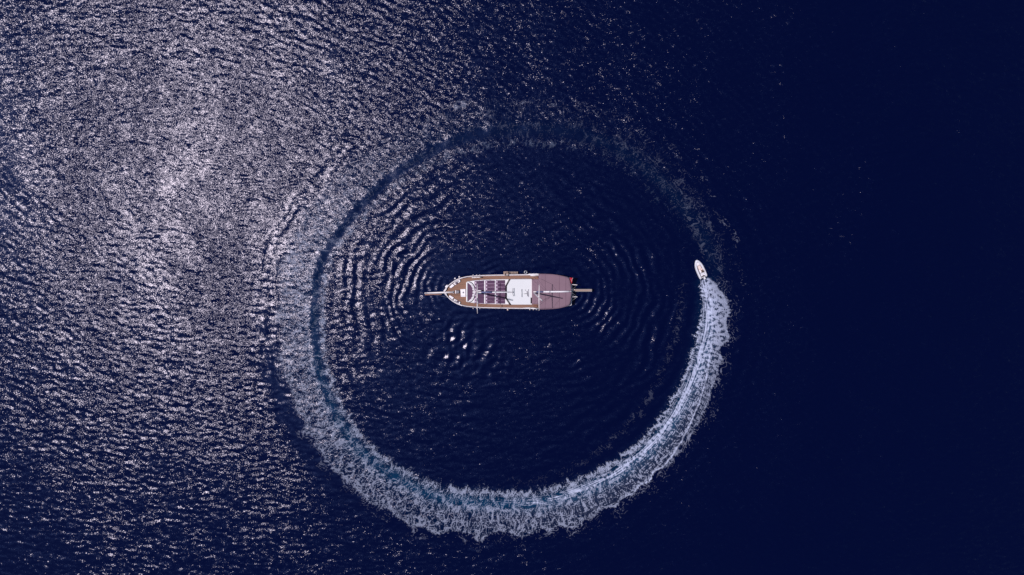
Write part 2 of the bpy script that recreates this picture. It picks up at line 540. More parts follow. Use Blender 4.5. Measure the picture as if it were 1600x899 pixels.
# inside or outside the ring
cxw, cyw = pix_to_world(800.0, 496.0)
pw = np.stack(pix_to_world(cx, cy), -1)
ang = np.unwrap(np.arctan2(pw[:, 1] - cyw, pw[:, 0] - cxw))
rad = np.hypot(pw[:, 1] - cyw, pw[:, 0] - cxw)
o_ = np.argsort(ang % (2 * math.pi))
A0, R0 = (ang % (2 * math.pi))[o_], rad[o_]
ga = np.arctan2(GY - cyw, GX - cxw) % (2 * math.pi)
U = np.hypot(GX - cxw, GY - cyw) / np.interp(ga, A0, R0, period=2 * math.pi)
inside = 1 - sstep(.86, .98, U)
# rings of ripples spreading from the rocking yacht
pa, pb = pix_to_world(712.0, 456.0), pix_to_world(884.0, 456.0)
q = np.clip((GX - pa[0]) / (pb[0] - pa[0]), 0, 1)
D_ = np.hypot(GX - (pa[0] + q * (pb[0] - pa[0])), (GY - pa[1]))
D_ = D_ + 0.28 * bandnoise((NX, NY), (DX, DX), (9, 9), .5, 61) + 0.10 * bandnoise((NX, NY), (DX, DX), (3.5, 3.5), .5, 65)
lam = 1.2 + 0.04 * D_
ph = 2 * math.pi * np.log(lam) / 0.04
sect = 0.75 + 0.45 * bandnoise((NX, NY), (DX, DX), (14, 14), .5, 62)
amp = np.clip(sect, .05, 1.5) * np.exp(-(np.clip(D_ - 8, 0, 99) / 20) ** 2) * sstep(.3, 2.5, D_)
side = (np.abs(GX - (pa[0] + pb[0]) / 2) / 12)
amp *= 0.6 + 0.4 * np.clip(side, 0, 1)
ring = amp * inside * np.sin(ph) * 0.13 * lam / (2 * math.pi)
ph2 = 2 * math.pi * (U - 1) * 40 / 2.6
wr = np.exp(-((U - .74) / .13) ** 2) * np.sin(ph2 + 0.9 * bandnoise((NX, NY), (DX, DX), (10, 10), .5, 66)) * 0.085 * 2.6 / 6.28 * np.clip(.6 + .6 * bandnoise((NX, NY), (DX, DX), (12, 12), .5, 67), 0, 1.5)
west = np.clip(np.cos(ga - math.radians(172)), 0, 1) ** 2
wo_ = np.exp(-((U - 1.25) / .12) ** 2) * np.sin(2 * math.pi * (U - 1) * 40 / 3.4 + bandnoise((NX, NY), (DX, DX), (12, 12), .5, 68)) * 0.04 * 3.4 / 6.28
wo_ += np.exp(-((U - 1.25) / .075) ** 2) * west * np.sin(2 * math.pi * (U - 1) * 37 / 1.7 + .8 * bandnoise((NX, NY), (DX, DX), (8, 8), .5, 69)) * 0.085 * 1.7 / 6.28
wind = bandnoise((NX, NY), (DX, DX), (26, 60), .7, 63)
gust = bandnoise((NX, NY), (DX, DX), (7, 9), .6, 64)
rough = np.clip(1 + 0.11 * wind + 0.10 * gust, .45, 1.5) * (1 - .36 * inside) * (1 - CALM)
rough = rough * (1 - .35 * west * np.exp(-((U - 1.25) / .06) ** 2))
rough = rough * (1 - .13 * sstep(0, 1, (8 - GY) / 62)) * (1 - .26 * sstep(0, 1, (-70 - GX) / 26))
hull_near = np.clip(D_ / 9, .45, 1)
rough = rough * (1 - inside * (1 - hull_near))
def patch(px, py, rx, ry):
    a, b_ = pix_to_world(float(px), float(py))
    return np.exp(-((GX - a) / (rx * MPP)) ** 2 - ((GY - b_) / (ry * MPP)) ** 2)


stern_wash = patch(922, 405, 40, 50) + .8 * patch(905, 500, 40, 30)
rough = rough * (1 + .55 * np.clip(stern_wash, 0, 1))
bow_wash = patch(720, 545, 45, 40) + .6 * patch(775, 575, 30, 20)
rough = rough * (1 - .35 * np.clip(bow_wash, 0, 1))
ZS = bow_wash * waves(1.0, 3.5, 0.12, math.radians(150), .9, 71, .5) + stern_wash * .12 * lam / 6.28 * np.sin(ph) + chop * (.25 + .75 * rough) + swell * (1 - .5 * inside) + ring + wr + wo_ + REL
# graded skirt of coarse cells out to the horizon
ext = np.cumsum(np.geomspace(0.3, 2600, 44))
fx_ = np.r_[(xs[0] - ext)[::-1], xs, xs[-1] + ext]
fy_ = np.r_[(ys[0] - ext)[::-1], ys, ys[-1] + ext]


def skirt(a, fill=None):
    b_ = np.pad(a, 44, 'edge')
    if fill is not None:
        wx = np.r_[np.linspace(0, 1, 44), np.ones(NX), np.linspace(1, 0, 44)][:, None]
        wy = np.r_[np.linspace(0, 1, 44), np.ones(NY), np.linspace(1, 0, 44)][None, :]
        w = np.clip(wx * wy, 0, 1) ** 4
        b_ = b_ * w + fill * (1 - w)
    return b_


FX, FY = np.meshgrid(fx_, fy_, indexing='ij')
me = grid_mesh('sea', FX, FY, skirt(ZS, 0.0), {'chop': skirt(rough, 1.0), 'air': skirt(AER, 0.0)})


def sea_material():
    m, nt, b = nmat('sea_water')
    L_ = nt.links.new
    N_ = nt.nodes.new
    geo = N_('ShaderNodeNewGeometry')
    tc = N_('ShaderNodeTexCoord')
    ach = N_('ShaderNodeAttribute'); ach.attribute_name = 'chop'
    aai = N_('ShaderNodeAttribute'); aai.attribute_name = 'air'

    def slopes(scale, ang, sx, amp_, detail):
        mp = N_('ShaderNodeMapping')
        mp.inputs['Rotation'].default_value = (0, 0, ang)
        mp.inputs['Scale'].default_value = (sx, 1, 1)
        L_(tc.outputs['Object'], mp.inputs['Vector'])
        nz = N_('ShaderNodeTexNoise'); nz.noise_dimensions = '2D'
        nz.inputs['Scale'].default_value = scale
        nz.inputs['Detail'].default_value = detail
        nz.inputs['Distortion'].default_value = 0.3
        L_(mp.outputs[0], nz.inputs['Vector'])
        sb = N_('ShaderNodeVectorMath'); sb.operation = 'SUBTRACT'
        sb.inputs[1].default_value = (.5, .5, .5)
        L_(nz.outputs['Color'], sb.inputs[0])
        ml = N_('ShaderNodeVectorMath'); ml.operation = 'MULTIPLY'
        ml.inputs[1].default_value = amp_
        L_(sb.outputs[0], ml.inputs[0])
        return ml

    a = slopes(1.5, math.radians(14), 0.55, (0.29, 0.44, 0), 2.5)
    c = slopes(6.4, math.radians(-8), 0.75, (0.58, 0.74, 0), 1.8)
    ad = N_('ShaderNodeVectorMath'); ad.operation = 'ADD'
    L_(a.outputs[0], ad.inputs[0]); L_(c.outputs[0], ad.inputs[1])
    bn = N_('ShaderNodeTexNoise'); bn.noise_dimensions = '2D'
    bn.inputs['Scale'].default_value = 0.9; bn.inputs['Detail'].default_value = 3
    L_(tc.outputs['Object'], bn.inputs['Vector'])
    br = N_('ShaderNodeMapRange')
    br.inputs['From Min'].default_value = .35; br.inputs['From Max'].default_value = .75
    br.inputs['To Min'].default_value = .80; br.inputs['To Max'].default_value = 1.75
    L_(bn.outputs['Fac'], br.inputs['Value'])
    bm_ = N_('ShaderNodeMath'); bm_.operation = 'MULTIPLY'
    L_(br.outputs[0], bm_.inputs[0]); L_(ach.outputs['Fac'], bm_.inputs[1])
    sc_ = N_('ShaderNodeVectorMath'); sc_.operation = 'SCALE'
    L_(ad.outputs[0], sc_.inputs[0]); L_(bm_.outputs[0], sc_.inputs['Scale'])
    a2 = N_('ShaderNodeVectorMath'); a2.operation = 'ADD'
    L_(geo.outputs['Normal'], a2.inputs[0]); L_(sc_.outputs[0], a2.inputs[1])
    nm = N_('ShaderNodeVectorMath'); nm.operation = 'NORMALIZE'
    L_(a2.outputs[0], nm.inputs[0])
    mx = N_('ShaderNodeMix'); mx.data_type = 'RGBA'
    mx.inputs['A'].default_value = (0.0, 0.0013, 0.0195, 1)
    mx.inputs['B'].default_value = (0.002, 0.032, 0.082, 1)
    L_(aai.outputs['Fac'], mx.inputs['Factor'])
    nt.nodes.remove(b)
    df = N_('ShaderNodeBsdfDiffuse')
    L_(mx.outputs['Result'], df.inputs['Color'])
    gl = N_('ShaderNodeBsdfGlossy'); gl.distribution = 'BECKMANN'
    gl.inputs['Color'].default_value = (.96, .88, .98, 1)
    gl.inputs['Roughness'].default_value = 0.228
    L_(nm.outputs[0], gl.inputs['Normal'])
    g2 = N_('ShaderNodeBsdfGlossy'); g2.distribution = 'BECKMANN'   # blue tint paints a soft glow round the glitter, for unresolved ripples
    g2.inputs['Color'].default_value = (.14, .34, 1, 1)
    g2.inputs['Roughness'].default_value = 0.38
    L_(nm.outputs[0], g2.inputs['Normal'])
    gm_ = N_('ShaderNodeMixShader'); gm_.inputs['Fac'].default_value = 0.27
    L_(gl.outputs[0], gm_.inputs[1]); L_(g2.outputs[0], gm_.inputs[2])
    fr = N_('ShaderNodeFresnel'); fr.inputs['IOR'].default_value = 1.31
    L_(nm.outputs[0], fr.inputs['Normal'])
    ms = N_('ShaderNodeMixShader')
    L_(fr.outputs[0], ms.inputs['Fac']); L_(df.outputs[0], ms.inputs[1]); L_(gm_.outputs[0], ms.inputs[2])
    L_(ms.outputs[0], nt.nodes['Material Output'].inputs['Surface'])
    return m


sea = link('sea', me, sea_material())
tag(sea, 'deep navy sea glittering with sunlight', 'sea', kind='structure')

# ------------------------------------------------------------------ foam of the wake
i_f = np.clip((WX - x0) / DX, 0, NX - 1.001); j_f = np.clip((WY - y0) / DX, 0, NY - 1.001)
i0 = i_f.astype(int); j0 = j_f.astype(int); u_ = i_f - i0; v_ = j_f - j0
WZ = (ZS[i0, j0] * (1 - u_) * (1 - v_) + ZS[i0 + 1, j0] * u_ * (1 - v_) + ZS[i0, j0 + 1] * (1 - u_) * v_ + ZS[i0 + 1, j0 + 1] * u_ * v_)
lift = 0.035 + 0.07 * alpha * (.4 + .6 * curd) * along([(0, 1.6), (200, 1.2), (500, 1), (1300, .5), (2250, .2)]) + 0.02 * (1 - Sg / S_TOT)
q4 = np.maximum(np.maximum(alpha[:-1, :-1], alpha[1:, :-1]), np.maximum(alpha[:-1, 1:], alpha[1:, 1:]))
fm = grid_mesh('wake_foam', WX, WY, WZ + lift, {'foam': alpha}, keep=q4 > 0.02)


def foam_material():
    m, nt, b = nmat('foam')
    L_ = nt.links.new
    at = nt.nodes.new('ShaderNodeAttribute'); at.attribute_name = 'foam'
    tc = nt.nodes.new('ShaderNodeTexCoord')
    nz = nt.nodes.new('ShaderNodeTexNoise'); nz.inputs['Scale'].default_value = 7; nz.inputs['Detail'].default_value = 3
    L_(tc.outputs['Object'], nz.inputs['Vector'])
    mr = nt.nodes.new('ShaderNodeMapRange')
    mr.inputs['From Min'].default_value = .3; mr.inputs['From Max'].default_value = .7
    mr.inputs['To Min'].default_value = .72; mr.inputs['To Max'].default_value = 1.12
    L_(nz.outputs['Fac'], mr.inputs['Value'])
    ml = nt.nodes.new('ShaderNodeMath'); ml.operation = 'MULTIPLY'; ml.use_clamp = True
    L_(at.outputs['Fac'], ml.inputs[0]); L_(mr.outputs[0], ml.inputs[1])
    b.inputs['Base Color'].default_value = (.46, .50, .70, 1)
    b.inputs['Roughness'].default_value = .8
    bp = nt.nodes.new('ShaderNodeBump'); bp.inputs['Strength'].default_value = .6; bp.inputs['Distance'].default_value = .05
    L_(nz.outputs['Fac'], bp.inputs['Height']); L_(bp.outputs['Normal'], b.inputs['Normal'])
    tr = nt.nodes.new('ShaderNodeBsdfTransparent')
    ms = nt.nodes.new('ShaderNodeMixShader')
    L_(ml.outputs[0], ms.inputs['Fac']); L_(tr.outputs[0], ms.inputs[1]); L_(b.outputs[0], ms.inputs[2])
    L_(ms.outputs[0], nt.nodes['Material Output'].inputs['Surface'])
    return m


foam = link('wake_foam', fm, foam_material())
tag(foam, 'ring of white wake foam left by the dinghy around the yacht', 'foam', kind='stuff')

# ------------------------------------------------------------------ materials of the boats
M_white = paint('white_gelcoat', (.66, .64, .68), .35, .05, .8)
M_roof = paint('white_roof', (.57, .57, .61), .55, .04, .6)
M_trim = paint('white_trim', (.64, .59, .63), .4, .10, 1.5)
M_deck = teak('teak_deck', (.215, .105, .070), .13)
M_wood = paint('varnished_wood', (.20, .075, .05), .4, .3, 3.0)
M_oldwood = teak('weathered_plank', (.27, .185, .155), .16)
M_canvas = paint('mauve_canvas', (.190, .120, .158), .85, .12, .7, .2, bump=.3, bscale=3)
M_mat = paint('purple_cloth', (.084, .042, .086), .9, .18, 2.5, .2, bump=.4, bscale=6)
M_mat2 = paint('worn_purple_cloth', (.10, .052, .095), .9, .18, 2.5, .2, bump=.4, bscale=6)
M_sheet = paint('mauve_sheet', (.36, .25, .37), .9, .12, 3.0, .2)
M_pil = paint('pillow_cloth', (.52, .40, .52), .9, .1, 4.0, .2)
M_pilw = paint('white_pillow_cloth', (.74, .70, .76), .9, .06, 4.0, .2)
M_dark = paint('dark_glass', (.008, .008, .012), .35, .1, 1.0, .15)
M_black = paint('black_rubber', (.015, .014, .02), .6, .2, 3.0)
M_steel = paint('galvanised_steel', (.30, .31, .34), .4, .2, 3.0, metal=.6)
M_grey = paint('grey_plastic', (.22, .21, .25), .5, .15, 3.0)
M_spar = paint('cream_spar', (.70, .64, .66), .4, .1, 1.0)
M_sail = paint('sail_cover', (.72, .69, .74), .8, .08, 2.0, .2)
M_blue = paint('blue_cover_and_shade', (.10, .12, .24), .8, .15, 2.0, .2)  # also colours in the mast's shadow on the main boom
M_beige = paint('beige_pad', (.66, .53, .51), .8, .08, 2.0, .2)
M_red = paint('flag_red', (.45, .014, .035), .8, .1, 3.0, .2)
M_rib = paint('inflatable_tube', (.58, .57, .64), .45, .05, 2.0)
M_floor = paint('dark_floor', (.05, .04, .05), .7, .2, 4.0)
M_wire = paint('rigging_wire', (.35, .35, .38), .4, .1, 1.0, metal=.5)
M_skin = paint('skin', (.32, .17, .11), .6, .08, 6.0)
M_hair = paint('dark_hair', (.012, .009, .008), .7, .2, 20.0)
M_shirt = paint('dark_shirt', (.05, .045, .05), .85, .2, 6.0, .2)
M_short = paint('grey_shorts', (.14, .13, .14), .85, .2, 6.0, .2)

# ------------------------------------------------------------------ the yacht
Y0 = P(793, 456, 0.0)
yacht = empty('sailing_yacht', Y0)
tag(yacht, 'two masted wooden sailing yacht with mauve stern awning inside the foam ring', 'yacht')


def L(px, py, z):
    p = P(px, py, z) - Y0
    return (p.x, p.y, z)


CY = 456.0
hb_x = [693, 695, 698, 702, 707, 713, 720, 729, 740, 755, 775, 800, 825, 846, 862, 876, 886, 892.5]
hb_y = [0.4, 3.2, 7.0, 11.2, 15.2, 18.8, 21.6, 23.6, 24.8, 25.7, 26.2, 26.6, 26.9, 27.0, 26.3, 24.8, 22.9, 21.0]


def half(px):
    return float(np.interp(px, hb_x, hb_y))


def rail_z(px):
    if px < 800:
        return 2.25 + 1.15 * ((800 - px) / 107) ** 2.2
    return 2.25 + 0.45 * ((px - 800) / 93) ** 2


def stations():
    xs_ = list(np.linspace(693, 700, 5)) + list(np.linspace(702, 730, 13)) + list(np.linspace(734, 892.5, 32))
    return xs_


SX = stations()
# hull: lofted from keel to rail
lev = [(1.0, 0.0, 0.0), (.97, .35, .012), (.93, .62, .03), (.88, 1.0, .055), (.62, 1.25, .09), (.05, 1.5, .12)]
vs_, fs_ = [], []
for side_ in (-1, 1):
    base = len(vs_)
    for px in SX:
        zr = rail_z(px)
        for hbk, dz, pull in lev:
            x = px + (800 - px) * pull * (1.4 if px < 740 else .45)
            p = L(x, CY, zr)
            w = (L(px, CY - half(px), zr)[1] - p[1])
            vs_.append((p[0], p[1] + side_ * w * hbk, zr * (1 - dz)))
    nl = len(lev)
    for i in range(len(SX) - 1):
        for k in range(nl - 1):
            a = base + i * nl + k
            fs_.append((a, a + 1, a + nl + 1, a + nl))
    if side_ == 1:
        b0 = len(SX) * nl
        i = len(SX) - 1
        for k in range(nl - 1):
            fs_.append((i * nl + k, i * nl + k + 1, b0 + i * nl + k + 1, b0 + i * nl + k))
hull = MB().add(vs_, fs_).build('hull', M_white, yacht, True)


def band(off_a, off_b, za, zb):
    """strip between two offsets from the rail outline (pixels inwards); za, zb relative to rail height; both sides"""
    out = MB()
    for side_ in (-1, 1):
        vv, ff = [], []
        for px in SX:
            zr = rail_z(px)
            h = half(px)
            for off, dz in ((off_a, za), (off_b, zb)):
                hh = max(h - off, 0.05)
                p = L(px + (off if px < 697 else 0), CY, zr)
                w = L(px, CY - hh, zr)[1] - p[1]
                vv.append((p[0], p[1] + side_ * w, zr + dz))
        for i in range(len(SX) - 1):
            ff.append((2 * i, 2 * i + 1, 2 * i + 3, 2 * i + 2))
        out.add(vv, ff)
    return out


r_ = band(-0.3, 1.35, .06, .06)
for a_ in ((-.3, -.3, .06, -.06), (1.35, 1.35, .06, -.06), (-.3, 1.35, -.06, -.06)):
    t_ = band(*a_)
    r_.add(t_.v, t_.f)
r_.build('cap_rail', M_trim, yacht)
band(1.1, 1.1, -.02, -.62).build('bulwark', M_white, yacht)
band(.25, -.15, -.42, -.42).build('rubbing_strake', M_wood, hull)
# transom top rail
z_ = rail_z(892.5)
MB().tube([L(892.2, CY - 21, z_ + .05), L(893.0, CY - 8, z_ + .05), L(893.0, CY + 8, z_ + .05), L(892.2, CY + 21, z_ + .05)], .12).build('stern_rail', M_trim, yacht)
# deck
vv, ff = [], []
for px in SX[1:]:
    zr = rail_z(px) - .58
    hh = max(half(px) - 1.0, .05)
    w = L(px, CY - hh, zr)
    c_ = L(px, CY, zr)
    dy = w[1] - c_[1]
    for k in (-1, -.5, 0, .5, 1):
        vv.append((c_[0], c_[1] + dy * k, zr + .05 * (1 - k * k)))
n5 = len(SX) - 1
for i in range(n5 - 1):
    for k in range(4):
        a = i * 5 + k
        ff.append((a, a + 1, a + 6, a + 5))
MB().add(vv, ff).build('deck', M_deck, yacht)

# bowsprit
bs = MB()
bs.tube([L(708, 456.8, 3.25), L(693, 457.3, 3.5), L(663.5, 458.3, 4.1)], [.17, .16, .11], 10)
spr = bs.build('bowsprit', M_spar, yacht, True)
MB().prism([L(690, 459.2, 3.2)[:2], L(690, 460.4, 3.2)[:2], L(664, 461.2, 3.2)[:2], L(664, 459.6, 3.2)[:2]], 3.4, 3.47).build('foot_board', M_wood, spr)
MB().tube([L(664.5, 458.3, 4.1), L(664.5, 458.3, 4.5)], .07).build('end_fitting', M_steel, spr)
MB().tube([L(665, 458.3, 4.05), L(697, 456.2, .5)], .025, 5).build('bobstay', M_wire, spr)

# trunk cabin with the sunbathing roof
TR = 2.72
trunk = []
for px, h in ((728.6, 14.2), (729.4, 15.6), (731, 16.2), (740, 17.6), (752, 18.7), (765, 19.2), (790, 19.7), (831, 20.0)):
    trunk.append((px, h))
poly = [L(px, 456.3 - h, TR)[:2] for px, h in trunk] + [L(px, 456.3 + h, TR)[:2] for px, h in reversed(trunk)]
cab = MB().prism(poly, 1.4, TR, .10).build('cabin_trunk', M_white, yacht)
for sgn in (-1, 1):
    for px in (742, 755, 768, 781, 806, 820):
        h = float(np.interp(px, [a for a, b_ in trunk], [b_ for a, b_ in trunk]))
        p = L(px, 456.3 + sgn * (h + .12), TR)
        MB().torus((p[0], p[1], 2.2), .17, .035, 'y', 14, 6).build('porthole', M_steel, cab)

# D-shaped lounge at the front of the roof
arc = [(730.6 + 10.2 * math.sin(math.pi * t / 16) ** .8, 456.6 - 15.0 * math.cos(math.pi * t / 16)) for t in range(17)]
lounge = empty('lounge_cushion', Y0 + Vector(L(735, 456.5, TR)))
off = Vector(L(735, 456.5, TR))


def LL(px, py, z):
    p = L(px, py, z)
    return (p[0] - off.x, p[1] - off.y)


MB().prism([LL(730.7, 442.2, TR)] + [LL(a * .97 + 730.6 * .03, 456.6 + (b_ - 456.6) * .95, TR) for a, b_ in arc] + [LL(730.7, 471, TR)], .005, .2, .07).build('cushion', M_mat2, lounge)
tag(lounge, 'half round purple lounge cushion at the front of the cabin roof', 'cushion')
wall = MB()
ins = [L(a + .35, b_, TR) for a, b_ in arc]
wall.tube([(p[0], p[1], TR + .16) for p in ins], .10, 8)
wall.build('curved_backrest', M_white, cab, True)
gap_arc = MB().tube([(p[0], p[1], TR + .03) for p in [L(a + 1.7, 456.6 + (b_ - 456.6) * 1.06, TR) for a, b_ in arc]], .05, 6).build('backrest_gap_shade', M_black, cab)  # black arc stands in for the shaded gap behind the backrest
ords = ['first', 'second', 'third', 'fourth', 'fifth', 'sixth', 'seventh', 'eighth', 'ninth']
pm = MB().box((0, 0, .07), (.16, .36, .14), .06)
for i in range(9):
    t = 1.6 + i * 1.6
    a, b_ = 730.6 + 9.0 * math.sin(math.pi * t / 16) ** .8, 456.6 - 14.0 * math.cos(math.pi * t / 16)
    p = P(a, b_, TR + .2)
    o = MB().box((0, 0, .07), (.17, .38, .14), .06).build('throw_pillow', M_pilw)
    o.location = (p.x, p.y, TR + .2)
    o.rotation_euler = (0, -.3, -math.cos(math.pi * t / 16) * -.9)
    tag(o, 'small white pillow on the half round lounge, %s from the boarding ladder side' % ords[i], 'pillow', 'white pillows on the half round lounge')
MB().prism([L(728.4, 441.5, TR)[:2], L(730.2, 441.5, TR)[:2], L(730.2, 471.8, TR)[:2], L(728.4, 471.8, TR)[:2]], TR - .02, TR + .16, .05).build('front_coaming', M_white, cab)

# sun mattresses: three rows across the roof, seven in each
rows = [440.9, 446.3, 451.7, 456.9, 462.0, 467.2, 472.2]
cols = [(741.8, 756.2), (758.7, 773.0), (774.8, 789.0)]
ra = ['row nearest the bow', 'middle row', 'row nearest the dark windscreen']
kind_rng = np.random.default_rng(5)
shared = {}
for ci, (xa, xb) in enumerate(cols):
    for ri, yy in enumerate(rows):
        yy2 = 456.6 + (yy - 456.6) * (0.955, 1.0, 1.015)[ci]
        sl = (ri - 3) * 0.0 + (-.035 if ci == 0 and ri < 4 else 0)
        z0 = TR + .022
        c_ = P((xa + xb) / 2, yy2, z0 + .1)
        ln = (xb - xa) * .1165
        wd = 4.75 * .1165 + (0.05 if (ci, ri) in ((0, 5), (0, 6), (2, 0)) else 0)
        root = empty('sun_mattress', (c_.x, c_.y, z0), -sl * 3 + float(kind_rng.normal(0, .012)))
        worn = (ci * 7 + ri) % 5 == 3
        pad = MB().box((0, 0, .07), (ln, wd, .13), .05).build('pad', M_mat2 if worn else M_mat, root)
        pl = MB().box((-ln / 2 + .17, 0, .16), (.24, wd * .62, .10), .05).build('pillow', M_pil, root)
        pos = ('first from the ladder side', 'second from the ladder side', 'third from the ladder side',
               'directly under the boom', 'third from the far side', 'second from the far side', 'first from the far side')[ri]
        tag(root, 'purple sun mattress in the %s, %s' % (ra[ci], pos), 'mattress', 'sun mattresses on the cabin roof')

for xa, xb in cols:
    MB().prism([L(a, b_, TR)[:2] for a, b_ in ((xa - .3, 438.3 if xa > 745 else 439.3), (xb + .3, 438.3), (xb + .3, 474.6), (xa - .3, 474.6 if xa > 745 else 474.0))], TR - .02, TR + .02).build('sun_deck_sheet', M_sheet, cab)
# white slats between the mattress rows
for xg in (757.5, 773.9):
    MB().prism([L(xg - .55, 438.5, TR)[:2], L(xg + .55, 438.5, TR)[:2], L(xg + .55, 474, TR)[:2], L(xg - .55, 474, TR)[:2]], TR - .01, TR + .06).build('roof_batten', M_white, cab)

# wheelhouse with dark windscreen and flat white roof
WR = 4.25
wp = [(792.2, 447.3), (798.0, 436.6), (831.2, 436.3), (831.2, 476.3), (799.0, 476.4), (792.2, 466.0)]
house = MB().prism([L(a, 456.3 + (b_ - 456.3) * .985, WR)[:2] for a, b_ in wp], TR - .1, WR - .10).build('wheelhouse', M_white, yacht)
rf = MB().prism([L(a, b_, WR)[:2] for a, b_ in wp], WR - .10, WR, .06).build('wheelhouse_roof', M_roof, house)
top = [(798.4, 436.3), (792.3, 447.3), (792.3, 466.0), (799.4, 476.7)]
bot = [(794.9, 436.6), (789.3, 447.0), (789.3, 466.6), (796.4, 476.9)]
for i in range(3):
    ta, tb = L(*top[i], WR - .10), L(*top[i + 1], WR - .10)
    ba, bb = L(*bot[i], TR + .25), L(*bot[i + 1], TR + .25)
    ta2 = (ta[0] + .05, ta[1], ta[2]); tb2 = (tb[0] + .05, tb[1], tb[2])
    ba2 = (ba[0] + .25, ba[1], ba[2]); bb2 = (bb[0] + .25, bb[1], bb[2])
    MB().add([ba, bb, tb, ta, ba2, bb2, tb2, ta2], [(0, 1, 2, 3), (7, 6, 5, 4), (0, 4, 5, 1), (1, 5, 6, 2), (2, 6, 7, 3), (3, 7, 4, 0)]).build('windscreen', M_dark, house)
MB().prism([L(829.0, 465.3, WR)[:2], L(831.6, 465.3, WR)[:2], L(831.6, 474.4, WR)[:2], L(829.0, 474.4, WR)[:2]], WR + .004, WR + .05).build('dark_hatch', M_dark, house)
MB().prism([L(830.0, 437, WR)[:2], L(831.2, 437, WR)[:2], L(831.2, 464.8, WR)[:2], L(830.0, 464.8, WR)[:2]], WR - .02, WR + .05, .02).build('roof_edge', M_trim, house)


def bar(name, pts_, r, mat, parent, n=6):
    return MB().tube([L(*p) for p in pts_], r, n).build(name, mat, parent, True)


# crossbar, thin bars, horn and light on the roof
bar('roof_crossbar', [(801.6, 450.5, WR + .75), (801.0, 457.5, WR + .9), (802.4, 463, WR + .75)], .055, M_grey, house)
bar('crossbar_post', [(801.3, 456.5, WR), (801.3, 456.5, WR + .9)], .06, M_grey, house)
bar('roof_bar', [(815.2, 452.2, WR + .25), (815.4, 464.6, WR + .25)], .045, M_steel, house)
bar('roof_bar_post', [(815.3, 458.0, WR), (815.3, 458.0, WR + .25)], .05, M_steel, house)
bar('roof_bar', [(825.2, 452.2, WR + .3), (825.4, 464.4, WR + .3)], .04, M_trim, house)
bar('roof_bar_post', [(825.3, 458.2, WR), (825.3, 458.2, WR + .3)], .05, M_steel, house)
bar('horn', [(818.5, 459.4, WR + .12), (823.0, 459.2, WR + .12)], .05, M_steel, house)
bar('horn_stand', [(823.3, 455.2, WR + .2), (824.6, 463.0, WR + .06)], .07, M_grey, house)
bar('roof_light', [(820.8, 453.6, WR), (820.8, 453.6, WR + .18)], .08, M_steel, house)

# stern awning: canvas sheet on a ridge with posts
AZ = 4.35
acol = [831.0, 836, 841.4, 841.5, 846, 852, 858, 863.5, 870, 876, 882, 887, 889.6, 891.4, 892.8]
ahu = [19.6, 19.6, 19.6, 27.8, 27.9, 27.8, 27.5, 27.2, 26.4, 25.3, 23.9, 22.4, 20.2, 14.0, 6.0]
ahd = [19.9, 19.9, 19.9, 27.5, 27.8, 27.7, 27.4, 27.1, 26.5, 25.5, 24.0, 22.4, 21.0, 16.5, 8.0]
vv, ff = [], []
NW = 16
for i, px in enumerate(acol):
    for k in range(NW + 1):
        t = -1 + 2 * k / NW
        py = 456 + (t * ahd[i] if t > 0 else t * ahu[i])
        sag = -.035 * math.sin(math.pi * ((px - 831) % 31) / 31) * (1 - abs(t)) * 2
        z = AZ + .22 * (1 - abs(t) ** 1.3) + sag - .10 * max(0, (px - 885) / 8) + .012 * math.sin(px * 1.3 + t * 7)
        p = L(px, py, AZ)
        vv.append((p[0], p[1], z))
for i in range(len(acol) - 1):
    for k in range(NW):
        a = i * (NW + 1) + k
        ff.append((a, a + 1, a + NW + 2, a + NW + 1))
aw = MB().add(vv, ff).build('awning', M_canvas, yacht, True)
sm = aw.modifiers.new('thickness', 'SOLIDIFY'); sm.thickness = .03
bar('seam', [(847, 469.5, AZ + .18), (854, 466, AZ + .20), (863, 463.5, AZ + .22)], .014, M_mat, aw)
for px in (852, 874, 884):
    i_ = float(np.interp(px, acol, ahu)); j_ = float(np.interp(px, acol, ahd))
    bar('seam', [(px, 456 + t * (j_ if t > 0 else i_), AZ + .215 * (1 - abs(t) ** 1.3) + .005) for t in np.linspace(-.97, .97, 13)], .016, M_mat2, aw, 5)
for px, sgn in ((846, -1), (846, 1), (868, -1), (868, 1), (886, -1), (886, 1)):
    h = half(px) - 1.0
    bar('awning_post', [(px, CY + sgn * h, rail_z(px)), (px, CY + sgn * (h - 1.2), AZ - .03)], .035, M_steel, aw)

# masts
def mast(name, px, py, zb, zt, zs, sp, r):
    b_ = Vector(L(px, py, zb))
    t_ = Vector((b_.x, b_.y, zt))
    mo = MB().tube([b_, b_.lerp(t_, .5), b_.lerp(t_, .8), t_], [r, r * .95, r * .8, r * .5], 12).build(name, M_spar, yacht, True)
    MB().tube([(b_.x + .05, b_.y - sp, zs), (b_.x, b_.y, zs + .05), (b_.x + .05, b_.y + sp, zs)], [.055, .085, .055], 8).build('spreader', M_spar, mo, True)
    MB().ball((b_.x, b_.y, zt + .05), .12).build('truck', M_grey, mo, True)
    MB().torus((b_.x, b_.y, zb + .15), r + .06, .07, 'z').build('mast_collar', M_trim, mo, True)
    for sgn in (-1, 1):
        for dxp in (-5, 0.5, 5.5):
            e = L(px + dxp, CY + sgn * (half(px) + .3), rail_z(px))
            if dxp == .5:
                MB().tube([e, (b_.x + .05, b_.y - sgn * sp, zs), (b_.x, b_.y, zt - .6)], .016, 4).build('shroud', M_wire, mo)
            else:
                MB().tube([e, (b_.x, b_.y, zs - .2)], .016, 4).build('shroud', M_wire, mo)
            MB().box((e[0], e[1] - sgn * .08, e[2]), (.13, .14, .30), .02).build('chain_plate', M_trim, mo)
    return mo


